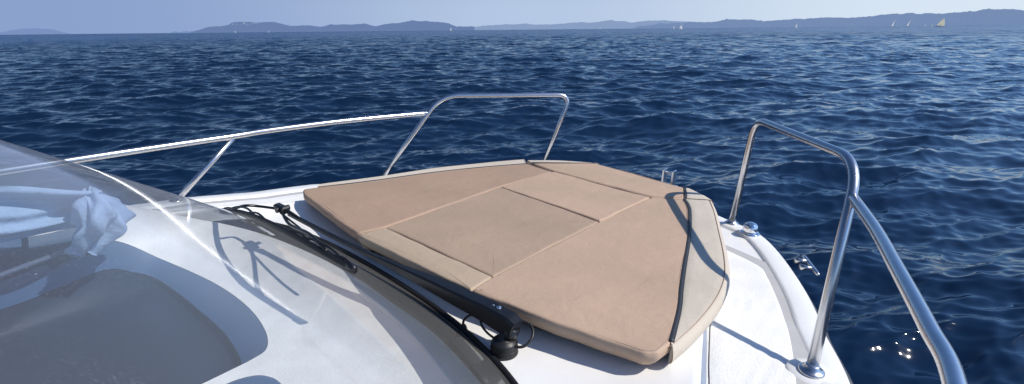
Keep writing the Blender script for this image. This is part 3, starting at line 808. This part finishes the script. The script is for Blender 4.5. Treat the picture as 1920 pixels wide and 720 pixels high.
# ================================================================== SAILING BOATS
sail_w = haze_mat('white_sail_glow', (.8, .8, .78), (.72, .77, .80), .55, scale=.3)  # emission added to lighten sail faces turned from the sun
sail_y = haze_mat('cream_sail_glow', (.8, .76, .55), (.74, .74, .60), .55, scale=.3)  # same added glow in the cream sails, not a lamp
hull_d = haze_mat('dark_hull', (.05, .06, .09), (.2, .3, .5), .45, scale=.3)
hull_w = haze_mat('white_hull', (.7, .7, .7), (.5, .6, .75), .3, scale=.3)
mast_m = mat('alloy_mast', (.6, .6, .6), .4, metal=.3)
def sailboat(az, D, H, heading, heel, sail, jib, hullm, label, hl=None, group=None):
    a = R(az); mw = Matrix.Translation((EYE.x+D*math.sin(a), D*math.cos(a), 0)) @ Matrix.Rotation(R(heading), 4, 'Z') @ Matrix.Rotation(R(heel), 4, 'X')
    r = empty('sailboat', mw); tag(r, label, 'sailboat', group)
    Lh = hl or H*.85; secs = []
    for t in np.linspace(0, 1, 9):
        x = (t-.5)*Lh; w = Lh*.14*math.sin(math.pi*min(1, .18+.82*(1-t)))**.6 if t < 1 else .02
        ztop = Lh*.085+Lh*.03*(t-.4)**2*2
        secs.append([(x, w*c_, ztop-(ztop+Lh*.05)*s_) for c_, s_ in ((1, 0), (.9, .4), (.5, .85), (0, 1), (-.5, .85), (-.9, .4), (-1, 0))])
    mb = MB().add(*loft(secs)); mb.add([s[0] for s in secs]+[s[-1] for s in secs[::-1]], [tuple(range(18))]); mb.add(secs[0], [tuple(range(7))])
    mb.obj('hull', hullm, r)
    b0 = Lh*.08; mx = Lh*.08
    MB().add(*tube([(mx, 0, b0), (mx, 0, H*.5), (mx, 0, H)], H*.008, 8)).obj('mast', mast_m, r)
    MB().add(*tube([(mx, 0, b0+H*.09), (mx-Lh*.2, Lh*.02, b0+H*.09), (mx-Lh*.45, Lh*.05, b0+H*.09)], H*.007, 6)).obj('boom', mast_m, r)
    def tri(A_, B_, C_, belly, name):
        A_, B_, C_ = map(np.array, (A_, B_, C_)); n = 10; rows = []
        for j in range(n+1):
            t = j/n; l = B_*(1-t)+A_*t; q = C_*(1-t)+A_*t
            rows.append([l*(1-s)+q*s+np.array([0, belly*math.sin(math.pi*s)*(1-t*.6)*math.sin(math.pi*(.15+.85*(1-t))), 0])+np.array([-Lh*.05*math.sin(math.pi*t)*s, 0, 0]) for s in np.linspace(0, 1, n+1)])
        MB().add(*loft(rows)).obj(name, sail, r)
    tri((mx-.02*Lh, 0, H*.98), (mx-.02*Lh, 0, b0+H*.10), (mx-Lh*.45, Lh*.05, b0+H*.10), Lh*.05, 'mainsail')
    if jib: tri((mx+.03*Lh, 0, H*.88), (Lh*.47, 0, b0+H*.03), (mx-Lh*.02, -Lh*.06, b0+H*.07), -Lh*.05, 'jib')
    return r
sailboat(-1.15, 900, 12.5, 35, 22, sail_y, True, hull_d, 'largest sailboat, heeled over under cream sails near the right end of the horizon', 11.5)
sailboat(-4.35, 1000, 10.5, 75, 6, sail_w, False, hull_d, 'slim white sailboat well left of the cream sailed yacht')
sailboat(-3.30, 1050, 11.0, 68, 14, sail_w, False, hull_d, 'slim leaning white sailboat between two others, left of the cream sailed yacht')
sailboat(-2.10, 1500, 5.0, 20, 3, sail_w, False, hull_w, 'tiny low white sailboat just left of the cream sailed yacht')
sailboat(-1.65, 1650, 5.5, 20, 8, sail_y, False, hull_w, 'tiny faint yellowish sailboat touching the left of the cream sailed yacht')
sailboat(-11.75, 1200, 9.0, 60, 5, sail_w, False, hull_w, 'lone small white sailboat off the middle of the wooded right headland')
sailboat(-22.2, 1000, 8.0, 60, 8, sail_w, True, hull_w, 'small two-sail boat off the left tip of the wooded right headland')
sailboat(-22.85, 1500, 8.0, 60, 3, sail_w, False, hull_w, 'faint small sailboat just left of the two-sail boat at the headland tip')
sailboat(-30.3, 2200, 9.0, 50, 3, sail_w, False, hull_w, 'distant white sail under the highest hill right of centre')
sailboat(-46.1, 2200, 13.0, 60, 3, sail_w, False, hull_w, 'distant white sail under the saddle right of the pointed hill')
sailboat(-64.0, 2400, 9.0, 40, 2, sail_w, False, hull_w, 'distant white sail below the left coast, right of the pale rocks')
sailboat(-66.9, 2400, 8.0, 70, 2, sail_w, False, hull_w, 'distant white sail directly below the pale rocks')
# a dark launch far off, near the middle of the horizon
a = R(-39.5); D = 850
lr = empty('launch', Matrix.Translation((EYE.x+D*math.sin(a), D*math.cos(a), 0)) @ Matrix.Rotation(R(40), 4, 'Z')); tag(lr, 'tiny dark motor launch on the horizon near the middle', 'launch')
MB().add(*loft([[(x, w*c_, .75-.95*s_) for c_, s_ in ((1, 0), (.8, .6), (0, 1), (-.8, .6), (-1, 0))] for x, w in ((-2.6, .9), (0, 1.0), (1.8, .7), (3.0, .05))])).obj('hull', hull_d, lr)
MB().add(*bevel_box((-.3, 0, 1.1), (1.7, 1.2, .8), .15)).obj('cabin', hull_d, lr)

# ================================================================== SUN, SKY
sd = (M_BOAT.to_3x3() @ Vector((.80, .45, 1.0))).normalized()
el = math.asin(sd.z); azs = math.atan2(sd.x, sd.y)
sun = bpy.data.lights.new('sun', 'SUN'); sun.energy = 4.6; sun.angle = R(.53); sun.color = (1., .935, .84)
so = bpy.data.objects.new('sun', sun); COL.objects.link(so)
so.rotation_euler = sd.to_track_quat('Z', 'Y').to_euler()
w = bpy.data.worlds.new('World'); scene.world = w; w.use_nodes = True
nt = w.node_tree; L = nt.links.new; bg = nt.nodes['Background']
sky = nt.nodes.new('ShaderNodeTexSky'); sky.sky_type = 'NISHITA'; sky.sun_disc = False
sky.sun_elevation = el; sky.sun_rotation = azs; sky.altitude = 0; sky.air_density = 1.0; sky.dust_density = .25; sky.ozone_density = 3.2
bg.inputs['Strength'].default_value = .10
# clear blue sky; a band of bright maritime haze hugs the horizon, whiter towards the sun
def NW(kind, **k): return N(nt, kind, **k)
tc = NW('ShaderNodeTexCoord'); sx = NW('ShaderNodeSeparateXYZ'); L(tc.outputs['Generated'], sx.inputs[0])
dp = NW('ShaderNodeVectorMath', operation='DOT_PRODUCT'); dp.inputs[1].default_value = (math.sin(azs), math.cos(azs), 0); L(tc.outputs['Generated'], dp.inputs[0])
hr = NW('ShaderNodeValToRGB'); hr.color_ramp.interpolation = 'EASE'
els = hr.color_ramp.elements
els[0].position = .10; els[0].color = (2.60, 3.62, 6.1, 1)
els[1].position = .76; els[1].color = (6.9, 7.95, 9.1, 1)
e_ = els.new(.42); e_.color = (4.6, 5.75, 7.75, 1)
mr = NW('ShaderNodeMapRange'); mr.inputs['From Min'].default_value = -1; mr.inputs['From Max'].default_value = 1; L(dp.outputs['Value'], mr.inputs['Value']); L(mr.outputs[0], hr.inputs['Fac'])
vz = NW('ShaderNodeMapRange', interpolation_type='SMOOTHSTEP'); vz.inputs['From Min'].default_value = .03; vz.inputs['From Max'].default_value = .15; vz.inputs['To Min'].default_value = 1; vz.inputs['To Max'].default_value = 0
L(sx.outputs['Z'], vz.inputs['Value'])
mxs = NW('ShaderNodeMix', data_type='RGBA'); L(vz.outputs[0], mxs.inputs['Factor']); tint = NW('ShaderNodeMix', data_type='RGBA', blend_type='MULTIPLY'); tint.inputs['Factor'].default_value = 1.; tint.inputs[7].default_value = (.70, .88, 1.10, 1)
az_r = NW('ShaderNodeMapRange'); az_r.inputs['From Min'].default_value = -.7; az_r.inputs['From Max'].default_value = .8; az_r.inputs['To Min'].default_value = .60; az_r.inputs['To Max'].default_value = 1.55; L(dp.outputs['Value'], az_r.inputs['Value'])
azm = NW('ShaderNodeVectorMath', operation='SCALE'); L(sky.outputs[0], azm.inputs[0]); L(az_r.outputs[0], azm.inputs['Scale'])
L(azm.outputs[0], tint.inputs[6]); L(tint.outputs[2], mxs.inputs[6]); L(hr.outputs['Color'], mxs.inputs[7])
L(mxs.outputs[2], bg.inputs['Color'])

# ================================================================== CAMERA
yaw, roll, f_ = R(39.8), math.atan((46-65)/1920), 960.
pitch = math.atan((360-55.5)*math.cos(roll)/f_)
def cray(u, v):
    a = u*math.cos(roll)-v*math.sin(roll); b = u*math.sin(roll)+v*math.cos(roll)
    d = (a, math.cos(pitch)+b*math.sin(pitch), -math.sin(pitch)+b*math.cos(pitch))
    cy, sy = math.cos(yaw), math.sin(yaw)
    return Vector((cy*d[0]-sy*d[1], sy*d[0]+cy*d[1], d[2]))
fwd = cray(0, 0); rt = (cray(1, 0)-fwd).normalized(); up = (cray(0, 1)-fwd).normalized()
cam = bpy.data.cameras.new('camera'); cam.lens = 18.0; cam.sensor_width = 36.; cam.clip_start = .05; cam.clip_end = 90000
co = bpy.data.objects.new('camera', cam); COL.objects.link(co)
E_ = M_BOAT @ Vector((1.291, 0, .808))
mm = Matrix((rt, up, -fwd.normalized())).transposed().to_4x4(); mm.translation = E_
co.matrix_world = mm
scene.camera = co
scene.view_settings.view_transform = 'Standard'; scene.view_settings.look = 'None'; scene.view_settings.exposure = 0
